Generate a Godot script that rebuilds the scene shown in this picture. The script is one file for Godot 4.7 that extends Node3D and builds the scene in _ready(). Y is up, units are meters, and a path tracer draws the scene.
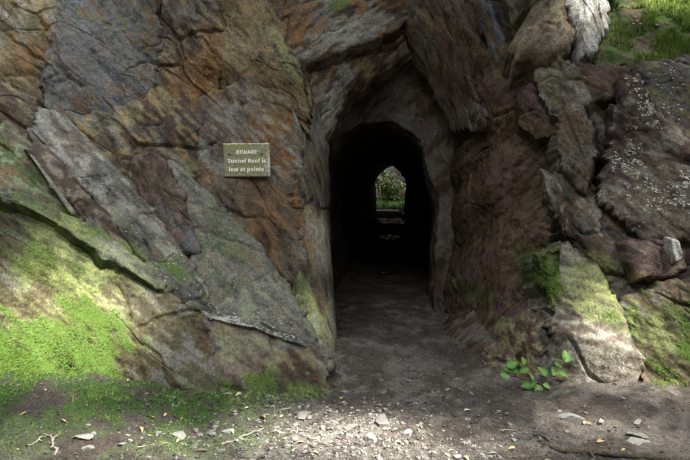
extends Node3D

# ------------------------------------------------------------------ helpers
const CAM_HEIGHT := 1.46
const PITCH := -0.0833
const FOCAL := 599.0
var eye := Vector3(0, CAM_HEIGHT, 0)
var eye_basis := Basis()
var sun_to := Vector3(0.42, 0.78, 0.46).normalized()
var M := {}
var names_taken := {}
var n_big: FastNoiseLite
var n_mid: FastNoiseLite
var n_fine: FastNoiseLite
var n_plate: FastNoiseLite
var n_joint: FastNoiseLite
var n_ridge: FastNoiseLite
var n_col: FastNoiseLite
var n_soft: FastNoiseLite
var stains := []
var clean := false
var sign_face: MeshInstance3D
var ledges := []
var moss_kinds := []
var rng := RandomNumberGenerator.new()

# linear base colours
const C := {
	"grey": Color(.26, .243, .208), "slate": Color(.21, .21, .213), "dark": Color(.075, .066, .057), "brown": Color(.165, .11, .065),
	"rust": Color(.275, .14, .05), "ochre": Color(.31, .22, .10), "olive": Color(.24, .21, .11), "moss": Color(.13, .19, .045),
	"bright_moss": Color(.13, .245, .035), "white": Color(.62, .62, .58), "purple": Color(.19, .13, .12), "pale": Color(.38, .36, .30),
	"green_grey": Color(.25, .28, .17), "yellow_green": Color(.34, .38, .14), "umber": Color(.052, .042, .034), "red": Color(.19, .09, .06), "tan": Color(.28, .225, .165),
}

func P(px: float, py: float, d: float) -> Vector3:
	return eye + eye_basis * Vector3((px - 345.0) / FOCAL * d, -(py - 230.0) / FOCAL * d, -d)

func numbered(called: String) -> String:
	var k: int = names_taken.get(called, -1) + 1
	names_taken[called] = k
	return called if k == 0 else "%s_%03d" % [called, k]

func tag(o: Node, label := "", category := "", group := "", kind := "") -> Node:
	if label: o.set_meta("label", label)
	if category: o.set_meta("category", category)
	if group: o.set_meta("group", group)
	if kind: o.set_meta("kind", kind)
	return o

func base(called: String, at := Vector3.ZERO) -> Node3D:
	var o := Node3D.new()
	o.name = numbered(called)
	add_child(o)
	o.position = at
	return o

func put(called: String, mesh: Mesh, mat: Material, parent: Node3D) -> MeshInstance3D:
	var o := MeshInstance3D.new()
	o.name = numbered(called) if parent == self else called
	o.mesh = mesh
	if mat: o.material_override = mat
	parent.add_child(o, true)
	return o

func noise(kind: int, freq: float, sd: int, oct := 4) -> FastNoiseLite:
	var n := FastNoiseLite.new()
	n.noise_type = kind
	n.frequency = freq
	n.seed = sd
	n.fractal_type = FastNoiseLite.FRACTAL_FBM
	n.fractal_octaves = oct
	return n

func arrays_mesh(v: PackedVector3Array, nrm: PackedVector3Array, col: PackedColorArray, idx: PackedInt32Array) -> ArrayMesh:
	var a := []
	a.resize(Mesh.ARRAY_MAX)
	a[Mesh.ARRAY_VERTEX] = v
	if nrm.size(): a[Mesh.ARRAY_NORMAL] = nrm
	if col.size(): a[Mesh.ARRAY_COLOR] = col
	a[Mesh.ARRAY_INDEX] = idx
	var m := ArrayMesh.new()
	m.add_surface_from_arrays(Mesh.PRIMITIVE_TRIANGLES, a)
	return m

func smooth_normals(v: PackedVector3Array, idx: PackedInt32Array) -> PackedVector3Array:
	var n := PackedVector3Array()
	n.resize(v.size())
	for t in range(0, idx.size(), 3):
		var a := idx[t]; var b := idx[t + 1]; var c := idx[t + 2]
		var f := (v[c] - v[a]).cross(v[b] - v[a])
		n[a] += f; n[b] += f; n[c] += f
	for i in n.size(): n[i] = n[i].normalized()
	return n

# ------------------------------------------------------------------ rock
func corner(i: int, j: int, k: int) -> float:
	var h := (i * 374761393 + j * 668265263 + k * 974634777) & 0x7fffffff
	h = ((h ^ (h >> 13)) * 1274126177) & 0x7fffffff
	h = h ^ (h >> 16)
	return float(h & 0xffff) / 32767.5 - 1.0

# heights at the corners of a net of triangles, flat in between: fracture faces that meet in edges
func facets(x: float, y: float, k: int) -> float:
	var i := floori(x); var j := floori(y)
	var u := x - i; var w := y - j
	if u + w < 1.0:
		var o := corner(i, j, k)
		return o + (corner(i + 1, j, k) - o) * u + (corner(i, j + 1, k) - o) * w
	var e := corner(i + 1, j + 1, k)
	return e + (corner(i, j + 1, k) - e) * (1.0 - u) + (corner(i + 1, j, k) - e) * (1.0 - w)

# relief of a rock surface at p; bed turns p so that x runs along the layers, y into the hill, z across them
func relief(p: Vector3, bed: Basis, rough: float, bedded: float) -> float:
	var q := bed * p
	var warp := n_mid.get_noise_3dv(p * 0.7 + Vector3(3, 0, 9)) * 0.09
	var qs := Vector3(q.x * 0.35, q.y * 1.0, q.z * 1.3 + warp)
	var h := facets((q.x + 0.4 * q.z) * 1.7 + warp * 2.0, q.z * 3.1 + q.y * 2.2 + warp * 2.0, 1) * 0.045
	h += facets(q.x * 4.2 + warp * 4.0, q.z * 8.0 + q.y * 5.0 - q.x * 1.5, 2) * 0.013
	h += n_big.get_noise_3dv(p) * 0.03
	# plates that have split off, each at its own level
	h += n_plate.get_noise_3dv(qs + Vector3(warp, 0, 0)) * 0.009 * bedded
	# joints
	var jo := n_joint.get_noise_3dv(Vector3(q.x * 0.6, q.y, q.z) + Vector3(warp, warp, -warp) * 0.8) + 1.0
	var open := 0.05 * smoothstep(-0.25, 0.35, n_big.get_noise_3dv(p * 0.9 + Vector3(0, 0, 40)))
	if jo < open: h -= (open - jo) * 0.6
	var r := absf(n_ridge.get_noise_3dv(Vector3(q.x * 0.45, q.y * 0.8, q.z * 1.2)))
	if r < 0.022: h -= (0.022 - r) * 11.0 * open
	h += n_fine.get_noise_3dv(qs * 0.9 + p * 0.5) * 0.0075
	return h * rough

func rock_color(p: Vector3, pal: Array, bed: Basis) -> Color:
	var q := bed * p
	var qs := Vector3(q.x * 0.35, q.y * 1.0, q.z * 1.5)
	var a := n_col.get_noise_3dv(p * 0.55 + Vector3(7, 0, 3))
	var b := n_col.get_noise_3dv(qs * 1.5 + Vector3(0, 31, 0))
	var c := n_soft.get_noise_3dv(qs * 4.0 + Vector3(0, 0, 57))
	var e := n_soft.get_noise_3dv(p * 8.0)
	var k: Color = pal[0]
	k = k.lerp(pal[1], smoothstep(-0.06, 0.18, a + 0.65 * b + 0.25 * c))
	k = k.lerp(pal[2], smoothstep(0.10, 0.28, b + 0.5 * c - 0.3 * a))
	if pal.size() > 3: k = k.lerp(pal[3], smoothstep(0.16, 0.32, c * 1.0 + 0.2 * e - 0.3 * b))
	for s in stains:
		if clean and s[8]: continue
		var dx: float = p.x - s[0]; var dy: float = p.y - s[1]
		var u: float = (dx * s[4] + dy * s[5]) / s[2]; var w: float = (dy * s[4] - dx * s[5]) / s[3]
		var d2 := u * u + w * w
		if d2 < 2.2:
			var m := smoothstep(0.0, 0.45, (1.0 - sqrt(d2)) * 0.75 + 0.5 * b + 0.35 * c + 0.15 * e + 0.05)
			k = k.lerp(s[6], m * s[7])
	var g := 1.0 + 0.85 * c + 0.45 * e + 0.5 * a
	return Color(k.r * g, k.g * g, k.b * g).clamp(Color(.012, .012, .012), Color(.85, .85, .85))

# a colour patch on the rock: centre, half-axes in photo pixels at depth d, turn (degrees clockwise)
func stain(px: float, py: float, rx: float, ry: float, turn: float, color: String, share := 1.0, d := 4.8) -> void:
	var c := P(px, py, d)
	var t := deg_to_rad(-turn)
	stains.append([c.x, c.y, rx / FOCAL * d, ry / FOCAL * d, cos(t), sin(t), C[color], share, color in ["rust", "ochre", "brown"]])

func pal(words: String) -> Array:
	var r := []
	for w in words.split(" "): r.append(C[w])
	return r

# bedding frame: strike runs along the picture-plane angle (degrees, clockwise down to the right), layers stack across it
func bedding(turn: float, lean := 20.0) -> Basis:
	var t := deg_to_rad(turn)
	var along := Vector3(cos(t), -sin(t), 0.0)
	var across := Basis(along, deg_to_rad(lean)) * Vector3(sin(t), cos(t), 0.0)
	return Basis(along, across.cross(along), across).transposed()

# a solid block of rock: outline of its front, flat list of x, y, depth; the sides run back into the hill
func block(parent: Node3D, called: String, flat: Array, palette: String, o := {}) -> MeshInstance3D:
	var s: float = o.get("s", 0.0105)
	var thick: float = o.get("thick", 0.55)
	var flare: float = o.get("flare", 0.30)
	var rough: float = o.get("rough", 1.0)
	var bedded: float = o.get("bedded", 1.0)
	var jit: float = o.get("jit", 0.05)
	var bulge: float = o.get("bulge", 0.03)
	var round_: float = o.get("round", 0.035)
	var bed := bedding(o.get("turn", 48.0), o.get("lean", 20.0))
	var colors := pal(palette)
	var w := PackedVector3Array()
	var proud: float = o.get("proud", 0.04 if called in ["slab", "ledge", "quartz_vein"] else 0.0)
	for i in range(0, flat.size(), 3): w.append(P(flat[i], flat[i + 1], flat[i + 2] - proud))
	var c := Vector3.ZERO
	var nrm := Vector3.ZERO
	for i in w.size():
		c += w[i]
		nrm += w[i].cross(w[(i + 1) % w.size()])
	c /= w.size()
	nrm = nrm.normalized()
	if nrm.dot(eye - c) < 0: nrm = -nrm
	# outline walked at an even pace
	var ol := PackedVector3Array()
	var ccw := 0.0
	for i in w.size():
		ccw += (w[i] - c).cross(w[(i + 1) % w.size()] - c).dot(nrm)
		var len_ := w[i].distance_to(w[(i + 1) % w.size()])
		var k := maxi(1, int(len_ / s))
		for j in k: ol.append(w[i].lerp(w[(i + 1) % w.size()], float(j) / k))
	if ccw > 0: ol.reverse()
	var m := ol.size()
	var grow: float = o.get("grow", 0.035 if called == "rock" else 0.0)
	for i in m: ol[i] += (ol[i] - c).normalized() * grow
	for pass_ in 2:
		var sm := ol.duplicate()
		for i in m: sm[i] = ol[i] * 0.5 + (ol[(i + m - 1) % m] + ol[(i + 1) % m]) * 0.25
		ol = sm
	var jag := PackedFloat32Array(); var lifts := PackedFloat32Array()
	jag.resize(m); lifts.resize(m)
	var mean_r := 0.0
	for i in m: mean_r += ol[i].distance_to(c) / m
	jit = minf(jit, mean_r * 0.13)
	if mean_r < 0.3:
		rough *= 0.6 + mean_r * 1.3
		round_ = minf(round_, mean_r * 0.12)
		bulge = minf(bulge, mean_r * 0.06)
	for i in m:
		var p := ol[i]
		jag[i] = (n_mid.get_noise_3dv(p * 2.2 + Vector3(11, 5, 0)) * jit * 1.6 + n_fine.get_noise_3dv(p * 2.0) * jit * 0.6)
		lifts[i] = (p - c).dot(nrm)
	for pass_ in maxi(8, int(m * 0.12)):
		var sl := lifts.duplicate()
		for i in m: sl[i] = lifts[i] * 0.4 + (lifts[(i + m - 1) % m] + lifts[(i + 1) % m]) * 0.3
		lifts = sl
	var nf := maxi(5, int(mean_r / s * 0.95))
	var nb := maxi(4, int(thick * 1.1 / (s * 1.9)))
	var v := PackedVector3Array()
	var rows := nf + nb
	v.resize(1 + rows * m)
	v[0] = c + nrm * (relief(c, bed, rough, bedded) + bulge)
	for k in range(1, rows + 1):
		var t := minf(1.0, float(k) / nf)
		var u := maxf(0.0, float(k - nf) / nb)
		u = u * u * 0.6 + u * 0.4
		for j in m:
			var og := ol[j]
			var out := og - c
			var flat_out := out - nrm * out.dot(nrm)
			var p := c + flat_out * t + flat_out.normalized() * jag[j] * pow(t, 6.0) + nrm * lifts[j] * t * t * (1.6 - 0.6 * t)
			out = (out - nrm * out.dot(nrm)).normalized()
			var back := 0.0
			var dir := nrm
			if k <= nf:
				var edge := (1.0 - t) * og.distance_to(c) / round_
				if edge < 1.0:
					back = round_ * 0.35 * (1.0 - edge) * (1.0 - edge)
					dir = (nrm + out * (1.0 - edge) * 0.8).normalized()
				p += nrm * (bulge * (1.0 - t * t) - back)
			else:
				dir = (nrm * (0.4 - 0.4 * u) + out).normalized()
				p += nrm * (-round_ * 0.35 - thick * u) + out * thick * flare * u
			v[1 + (k - 1) * m + j] = p + dir * relief(p, bed, rough if k < nf else rough * (0.75 if k == nf else 0.5), bedded)
	var idx := PackedInt32Array()
	idx.resize(m * 3 + (rows - 1) * m * 6)
	var at := 0
	for j in m:
		var j2 := (j + 1) % m
		idx[at] = 0; idx[at + 1] = 1 + j; idx[at + 2] = 1 + j2
		at += 3
	for k in range(0, rows - 1):
		for j in m:
			var j2 := (j + 1) % m
			var a := 1 + k * m + j; var b := 1 + k * m + j2; var d := 1 + (k + 1) * m + j; var e := 1 + (k + 1) * m + j2
			idx[at] = a; idx[at + 1] = d; idx[at + 2] = b; idx[at + 3] = b; idx[at + 4] = d; idx[at + 5] = e
			at += 6
	var col := PackedColorArray()
	col.resize(v.size())
	clean = called == "slab"
	for i in v.size(): col[i] = rock_color(v[i], colors, bed)
	clean = false
	var mesh := arrays_mesh(v, smooth_normals(v, idx), col, idx)
	var mi := put(called, mesh, M[o.get("mat", "rock")], parent)
	if o.has("label"): mi.set_meta("label", o.label)
	if o.has("moss"): moss_on(mi, v, col, nrm, o.moss)
	if o.has("lichen"): lichen(mi, v, c, nrm, o.lichen)
	return mi

# a surface lofted through rows of points (all rows the same length)
func loft(rows: Array, bed: Basis, rough: float, palette: String, inward: Callable, close := false) -> ArrayMesh:
	var m: int = rows[0].size()
	var v := PackedVector3Array()
	var col := PackedColorArray()
	var colors := pal(palette)
	for r in rows:
		for p in r:
			var q: Vector3 = p + inward.call(p) * relief(p, bed, rough, 0.8)
			v.append(q)
			col.append(rock_color(q, colors, bed))
	var idx := PackedInt32Array()
	for k in rows.size() - 1:
		for j in m - 1:
			var a := k * m + j; var b := a + 1; var d := a + m; var e := d + 1
			idx.append_array([a, d, b, b, d, e])
	return arrays_mesh(v, smooth_normals(v, idx), col, idx)

func resample(pts: PackedVector3Array, n: int) -> PackedVector3Array:
	var total := 0.0
	for i in pts.size() - 1: total += pts[i].distance_to(pts[i + 1])
	var r := PackedVector3Array()
	var i := 0
	var done := 0.0
	for k in n:
		var want := total * k / (n - 1)
		while i < pts.size() - 2 and done + pts[i].distance_to(pts[i + 1]) < want:
			done += pts[i].distance_to(pts[i + 1])
			i += 1
		r.append(pts[i].lerp(pts[i + 1], clampf((want - done) / maxf(1e-6, pts[i].distance_to(pts[i + 1])), 0, 1)))
	return r

# ------------------------------------------------------------------ ground
func ground_height(x: float, z: float) -> float:
	var h := n_big.get_noise_3d(x * 0.9, 3.0, z * 0.9) * 0.07 + n_mid.get_noise_3d(x * 1.4, 9.0, z * 1.4) * 0.025
	# bank on the left against the foot of the rock, low lip on the right
	h += 0.22 * smoothstep(-0.2, -2.2, x) * smoothstep(-2.6, -4.0, z)
	h += 0.10 * smoothstep(1.0, 2.2, x) * smoothstep(-3.4, -4.4, z) * smoothstep(-6.5, -5.5, z)
	return h

# ------------------------------------------------------------------ main
func _ready() -> void:
	eye_basis = Basis(Vector3.RIGHT, PITCH)
	var cam := Camera3D.new()
	cam.name = "camera"
	cam.position = eye
	cam.basis = eye_basis
	cam.fov = rad_to_deg(2.0 * atan(230.0 / FOCAL))
	cam.near = 0.05
	cam.far = 400.0
	cam.current = true
	add_child(cam)
	var env := Environment.new()
	env.background_mode = Environment.BG_SKY
	var sky_mat := ProceduralSkyMaterial.new()
	sky_mat.sky_top_color = Color(0.80, 0.82, 0.84)
	sky_mat.sky_horizon_color = Color(0.90, 0.89, 0.86)
	sky_mat.sky_curve = 0.2
	sky_mat.ground_bottom_color = Color(0.18, 0.19, 0.15)
	sky_mat.ground_horizon_color = Color(0.40, 0.42, 0.38)
	var sky := Sky.new()
	sky.sky_material = sky_mat
	env.sky = sky
	env.tonemap_mode = Environment.TONE_MAPPER_LINEAR
	env.tonemap_exposure = 15.5
	env.sdfgi_enabled = true
	env.ssao_enabled = true
	env.ssil_enabled = true
	var we := WorldEnvironment.new()
	we.name = "environment"
	we.environment = env
	add_child(we)
	var sun := DirectionalLight3D.new()
	sun.name = "sun"
	sun.light_energy = 0.62
	sun.light_color = Color(1.0, 0.97, 0.92)
	sun.light_angular_distance = 2.6
	sun.shadow_enabled = true
	sun.look_at_from_position(sun_to * 20.0, Vector3.ZERO, Vector3.UP)
	add_child(sun)

	n_big = noise(FastNoiseLite.TYPE_SIMPLEX_SMOOTH, 1.1, 11, 3)
	n_mid = noise(FastNoiseLite.TYPE_SIMPLEX_SMOOTH, 3.0, 23, 3)
	n_fine = noise(FastNoiseLite.TYPE_SIMPLEX_SMOOTH, 11.0, 37, 4)
	n_col = noise(FastNoiseLite.TYPE_SIMPLEX_SMOOTH, 2.4, 51, 4)
	n_soft = noise(FastNoiseLite.TYPE_SIMPLEX_SMOOTH, 2.4, 58, 2)
	n_ridge = noise(FastNoiseLite.TYPE_SIMPLEX_SMOOTH, 1.6, 71, 2)
	n_plate = noise(FastNoiseLite.TYPE_CELLULAR, 4.5, 93, 2)
	n_plate.cellular_return_type = FastNoiseLite.RETURN_CELL_VALUE
	n_plate.fractal_gain = 0.4
	n_joint = noise(FastNoiseLite.TYPE_CELLULAR, 1.7, 97, 1)
	n_joint.cellular_return_type = FastNoiseLite.RETURN_DISTANCE2_SUB
	rng.seed = 4242
	make_materials()
	make_ground()
	make_hill()
	make_tunnel()
	make_left_rock()
	make_right_rock()
	make_tree()
	make_sign()
	make_stones()
	make_growth()

func make_materials() -> void:
	var grain := noise(FastNoiseLite.TYPE_SIMPLEX_SMOOTH, 0.03, 5, 5).get_seamless_image(1024, 1024)
	grain.convert(Image.FORMAT_RGB8)
	var bump := noise(FastNoiseLite.TYPE_SIMPLEX_SMOOTH, 0.02, 8, 6).get_seamless_image(1024, 1024)
	grain.convert(Image.FORMAT_RGBA8)
	# grain is squeezed to a pale, narrow range so that it only mottles the base colour
	grain.adjust_bcs(1.55, 0.34, 1.0)
	var gt := ImageTexture.create_from_image(grain)
	var bt := ImageTexture.create_from_image(bump)
	var rock := StandardMaterial3D.new()
	rock.vertex_color_use_as_albedo = true
	rock.albedo_texture = gt
	rock.uv1_triplanar = true
	rock.uv1_world_triplanar = true
	rock.uv1_scale = Vector3(1.6, 1.6, 1.6)
	rock.roughness = 0.62
	rock.metallic_specular = 0.28
	rock.heightmap_enabled = true
	rock.heightmap_texture = bt
	rock.heightmap_scale = 0.32
	M.rock = rock
	var soil := rock.duplicate()
	soil.roughness = 0.9
	soil.heightmap_scale = 0.8
	soil.uv1_scale = Vector3(2.4, 2.4, 2.4)
	M.soil = soil
	var wet := StandardMaterial3D.new()
	wet.albedo_color = Color(0.10, 0.09, 0.08)
	wet.roughness = 0.12
	M.water = wet
	var vc := StandardMaterial3D.new()
	vc.vertex_color_use_as_albedo = true
	vc.roughness = 0.8
	M.tinted = vc
	var leaf := StandardMaterial3D.new()
	leaf.vertex_color_use_as_albedo = true
	leaf.roughness = 0.85
	leaf.metallic_specular = 0.3
	leaf.backlight = Color(0.25, 0.3, 0.1)
	leaf.cull_mode = BaseMaterial3D.CULL_DISABLED
	M.leaf = leaf
	M.chip = rock.duplicate()
	M.chip.uv1_scale = Vector3(4, 4, 4)
	M.chip.roughness = 0.65
	var bark := rock.duplicate()
	bark.roughness = 0.9
	M.bark = bark

func make_ground() -> void:
	var far := base("ground")
	tag(far, "", "", "", "structure")
	var pm := PlaneMesh.new()
	pm.size = Vector2(300, 300)
	var fm := StandardMaterial3D.new()
	fm.albedo_color = Color(C.brown.r, C.brown.g, C.brown.b).linear_to_srgb()
	fm.roughness = 1.0
	put("ground_sheet", pm, fm, far).position = Vector3(0, -0.14, 0)
	# path and bank in front of the tunnel
	var v := PackedVector3Array(); var col := PackedColorArray(); var idx := PackedInt32Array()
	var x0 := -3.6; var x1 := 3.6; var z0 := -2.4; var z1 := -7.2; var s := 0.016
	var nx := int((x1 - x0) / s); var nz := int((z0 - z1) / s)
	for k in nz + 1:
		for j in nx + 1:
			var x := x0 + s * j; var z := z0 - s * k
			var y := ground_height(x, z) + n_fine.get_noise_3d(x * 1.6, 0, z * 1.6) * 0.016
			v.append(Vector3(x, y, z))
			col.append(ground_color(x, z))
	for k in nz:
		for j in nx:
			var a := k * (nx + 1) + j; var b := a + 1; var d := a + nx + 1; var e := d + 1
			idx.append_array([a, b, d, b, e, d])
	for i in range(0, idx.size(), 3):
		var t := idx[i + 1]; idx[i + 1] = idx[i + 2]; idx[i + 2] = t
	var path := put("path", arrays_mesh(v, smooth_normals(v, idx), col, idx), M.soil, self)
	tag(path, "", "", "", "structure")
	# soil behind the camera and down the tunnel
	for area in [[-14.0, 14.0, 12.0, -2.38, 0.35, "path"], [-1.6, 2.6, -7.15, -40.0, 0.09, "tunnel_floor"]]:
		v = PackedVector3Array(); col = PackedColorArray(); idx = PackedInt32Array()
		s = area[4]
		nx = int((area[1] - area[0]) / s); nz = int((area[2] - area[3]) / s)
		for k in nz + 1:
			for j in nx + 1:
				var x: float = area[0] + s * j; var z: float = lerpf(area[2], area[3], float(k) / nz)
				v.append(Vector3(x, ground_height(x, z) - (0.0 if area[5] != "path" else 0.004), z))
				col.append(ground_color(x, z))
		for k in nz:
			for j in nx:
				var a := k * (nx + 1) + j; var b := a + 1; var d := a + nx + 1; var e := d + 1
				idx.append_array([a, d, b, b, d, e])
		tag(put(area[5], arrays_mesh(v, smooth_normals(v, idx), col, idx), M.soil, self), "", "", "", "structure")

func ground_color(x: float, z: float) -> Color:
	var a := n_col.get_noise_3d(x * 0.8, 40, z * 0.8)
	var b := n_col.get_noise_3d(x * 3.0, 40, z * 3.0)
	var e := n_col.get_noise_3d(x * 14.0, 40, z * 14.0)
	var k := Color(.15, .125, .104).lerp(Color(.255, .225, .195), smoothstep(-.2, .3, a + .5 * b))
	# pale slate dust where the chips lie, moss on the left bank
	var chips := smoothstep(1.1, 0.2, absf(x + 0.25)) * smoothstep(-3.8, -3.3, z)
	k = k.lerp(Color(.31, .285, .245), chips * smoothstep(-.25, .35, b + .6 * e + .2))
	var bank := smoothstep(-0.15, -0.9, x) * smoothstep(-2.6, -3.6, z)
	k = k.lerp(Color(.07, .135, .03), bank * smoothstep(-.42, .10, a + .7 * b + .4 * e - 0.05))
	var g := 1.0 + .4 * b + .55 * e
	return Color(k.r * g, k.g * g, k.b * g)

func make_hill() -> void:
	# added unseen bank behind and beside the viewer, cuts off low sky light
	var bv := PackedVector3Array(); var bc := PackedColorArray(); var bi := PackedInt32Array()
	var bn := 90
	for k in bn + 1:
		for j in bn + 1:
			var x := lerpf(-13.0, 14.0, float(j) / bn); var z := lerpf(15.0, -5.2, float(k) / bn)
			var r := Vector2(x * (1.45 if x < 0 else 0.6), maxf(0.0, z + 1.0) * 0.95).length()
			var y := -0.2 + (9.5 if x > 0 else 9.5 + minf(3.0, -x * .6)) * smoothstep(4.4, 9.5, r + n_big.get_noise_3d(x * .25, 2, z * .25) * 1.2) + n_big.get_noise_3d(x * .5, 5, z * .5) * .3
			bv.append(Vector3(x, y, z))
			bc.append(Color(.05, .07, .025).lerp(Color(.075, .06, .04), smoothstep(-.2, .3, n_col.get_noise_3d(x, 3, z))))
	for k in bn:
		for j in bn:
			var a := k * (bn + 1) + j; var b := a + 1; var d := a + bn + 1; var e := d + 1
			bi.append_array([a, d, b, b, d, e])
	tag(put("bank", arrays_mesh(bv, smooth_normals(bv, bi), bc, bi), M.soil, self), "", "", "", "structure")
	# hill over the tunnel: closes the rock to the sky behind the face
	var v := PackedVector3Array(); var col := PackedColorArray(); var idx := PackedInt32Array()
	var nx := 60; var nz := 50
	for k in nz + 1:
		for j in nx + 1:
			var x := lerpf(-16.0, 16.0, float(j) / nx); var z := lerpf(-6.3, -28.5, float(k) / nz)
			var y := 4.6 + 2.6 * (1.0 - exp(-(-6.3 - z) * 0.35)) + n_big.get_noise_3d(x * 0.3, 7, z * 0.3) * 0.8
			y += 3.5 * smoothstep(-20.0, -28.0, z)
			y *= smoothstep(16.0, 12.0, absf(x))
			v.append(Vector3(x, y - 0.3, z))
			col.append(C.moss.lerp(C.olive, 0.5 + n_col.get_noise_3d(x, 0, z)))
	for k in nz:
		for j in nx:
			var a := k * (nx + 1) + j; var b := a + 1; var d := a + nx + 1; var e := d + 1
			idx.append_array([a, d, b, b, d, e])
	tag(put("hillside", arrays_mesh(v, smooth_normals(v, idx), col, idx), M.soil, self), "", "", "", "structure")

var mouth := [305, 392, 301, 340, 297, 265, 296, 190, 303, 136, 318, 102, 348, 76, 385, 57, 412, 42, 428, 54, 452, 86, 470, 126, 481, 200, 480, 280, 473, 335, 468, 392]

func make_tunnel() -> void:
	var rows := []
	var wide := []
	for i in range(0, mouth.size(), 2): wide.append_array([388.0 + (mouth[i] - 388.0) * 1.55, 230.0 + (mouth[i + 1] - 230.0) * (1.45 if mouth[i + 1] < 230 else 1.1)])
	var n := 150
	var secs := [
		[6.62, wide],
		[6.36, mouth],
		[6.46, [322, 370, 320, 320, 317, 260, 315, 190, 320, 145, 333, 115, 358, 94, 390, 82, 411, 76, 428, 88, 446, 110, 458, 140, 466, 200, 466, 280, 462, 320, 456, 365]],
		[6.66, [326, 350, 325, 310, 323, 260, 323, 195, 328, 160, 340, 138, 361, 126, 382, 123, 396, 125, 412, 133, 424, 150, 431, 170, 435, 210, 436, 280, 436, 310, 434, 350]],
		[6.85, [328, 345, 326, 310, 324, 260, 325, 198, 330, 168, 342, 146, 362, 133, 383, 130, 398, 132, 411, 140, 421, 155, 427, 175, 431, 210, 432, 280, 432, 310, 432, 345]],
	]
	var keys := []
	for sdef in secs:
		var pts := PackedVector3Array()
		for i in range(0, sdef[1].size(), 2): pts.append(P(sdef[1][i], sdef[1][i + 1], sdef[0]))
		keys.append(resample(pts, n))
	# inner tunnel: centre and half-width by depth
	for k in range(1, 16):
		var t := k / 15.0
		var d := lerpf(6.85, 29.0, t)
		var cx := P(lerpf(379.0, 391.0, t), 200, d).x + sin(t * 9.0) * 0.10
		var hw := lerpf(0.64, 0.82, t)
		var top := lerpf(1.92, 2.15, t) + sin(t * 14.0) * 0.08
		var zz := P(380, 200, d).z
		var pts := PackedVector3Array()
		for a in 25:
			var an := PI * a / 24.0
			pts.append(Vector3(cx - cos(an) * hw * (1.0 - 0.45 * t * sin(an) * sin(an)) + 0.10 * t * sin(an), (top - 0.9) + sin(an) * 0.9, zz))
		pts.insert(0, Vector3(cx - hw * 0.92, -0.25, zz))
		pts.append(Vector3(cx + hw * 0.92, -0.25, zz))
		keys.append(resample(pts, n))
	for k in keys.size() - 1:
		var steps: int = [10, 26, 30, 20][k] if k < 4 else 22
		for j in steps:
			var t := float(j) / steps
			var r := PackedVector3Array()
			for i in n: r.append(keys[k][i].lerp(keys[k + 1][i], t))
			rows.append(r)
	rows.append(keys[-1])
	var axis := func(p: Vector3) -> Vector3:
		var c := Vector3(0.3, 1.0, p.z)
		return (c - p).normalized()
	var t := base("tunnel")
	tag(t, "", "", "", "structure")
	put("tunnel_lining", loft(rows, bedding(-55.0), 1.2, "brown grey tan purple", axis), M.rock, t)
	# the cutting beyond the far mouth
	var beyond := base("rock_face")
	tag(beyond, "", "", "", "structure")
	block(beyond, "rock", [350, 120, 33.8, 392, 110, 34.6, 436, 120, 34, 440, 216, 32.8, 395, 217, 32.2, 345, 216, 32.6], "grey brown olive tan", {"s": 0.06, "thick": 2.0, "rough": 2.5, "bulge": 0.2, "round": 0.3, "jit": 0.3})
	for q in [[330, 40, 35, 390, 20, 36, 450, 40, 35, 455, 220, 34.5, 330, 220, 34.5], [300, 60, 29.5, 362, 60, 34.5, 362, 222, 34, 300, 225, 29], [420, 60, 34.5, 490, 60, 29.5, 490, 225, 29, 420, 222, 34]]:
		block(beyond, "rock", q, "grey brown olive tan", {"s": 0.16, "thick": 2.0, "rough": 3.0, "bulge": 0.2, "round": 0.3, "jit": 0.3})
	var places := []
	for i in 900:
		var p := P(rng.randf_range(360, 425), 205, rng.randf_range(29.3, 32.3))
		p.y = ground_height(p.x, p.z) + maxf(0.0, (-31.0 - p.z)) * 0.25
		places.append(stand(p, rng.randf_range(.25, .6), .4))
	scatter("grass", [tuft_mesh(7, 12, 1.0, .07, Color(.05, .10, .02), Color(.12, .18, .04))], places, "green grass in the cutting beyond the far tunnel mouth", "grass")
	var bush := base("shrub", P(392, 206, 31.6))
	tag(bush, "leafy green shrub in the cutting beyond the far tunnel mouth", "shrub")
	bush.position.y = ground_height(bush.position.x, bush.position.z)
	var twigs := []
	for k in 7:
		var tip := Vector3(rng.randf_range(-.8, .7), rng.randf_range(.9, 1.9), rng.randf_range(-.4, .3))
		twigs.append(tip)
		put("stem", tube(bent(Vector3.ZERO, tip, 8, .2), .02, .006, C.brown, 6, .05), M.tinted, bush)
	var lv := []
	for i in 800:
		var tip: Vector3 = twigs[i % 7]
		lv.append(stand(tip * rng.randf_range(.45, 1.05) + Vector3(rng.randfn(), rng.randfn(), rng.randfn()) * .16, rng.randf_range(.08, .15), 1.2))
	scatter("foliage", [leaf_mesh(Color(.10, .16, .04)), leaf_mesh(Color(.17, .22, .08))], lv, "", "", bush)
	# wet ground in the tunnel that catches the light of the far mouth
	var wet := 0
	for q in [[391, 222, .36], [390, 238, .22], [388, 272, .13]]:
		var c := on_ground(q[0], q[1])
		var pv := PackedVector3Array(); var ix := PackedInt32Array()
		pv.append(c + Vector3(0, .018, 0))
		for ring in range(1, 13):
			for k in 40:
				var an := TAU * k / 40.0
				var rr: float = q[2] * ring / 12.0 * (1.0 + .5 * n_mid.get_noise_2d(cos(an) * .4 + q[0], sin(an) * .4 + q[1]))
				var p := c + Vector3(cos(an) * rr, 0, sin(an) * rr * 2.2)
				p.y = c.y + (.018 if ring < 12 else -.05) + n_fine.get_noise_3d(p.x * 2.5, 5, p.z * 1.2) * .012
				pv.append(p)
		for k in 40: ix.append_array([0, 1 + k, 1 + (k + 1) % 40])
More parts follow.
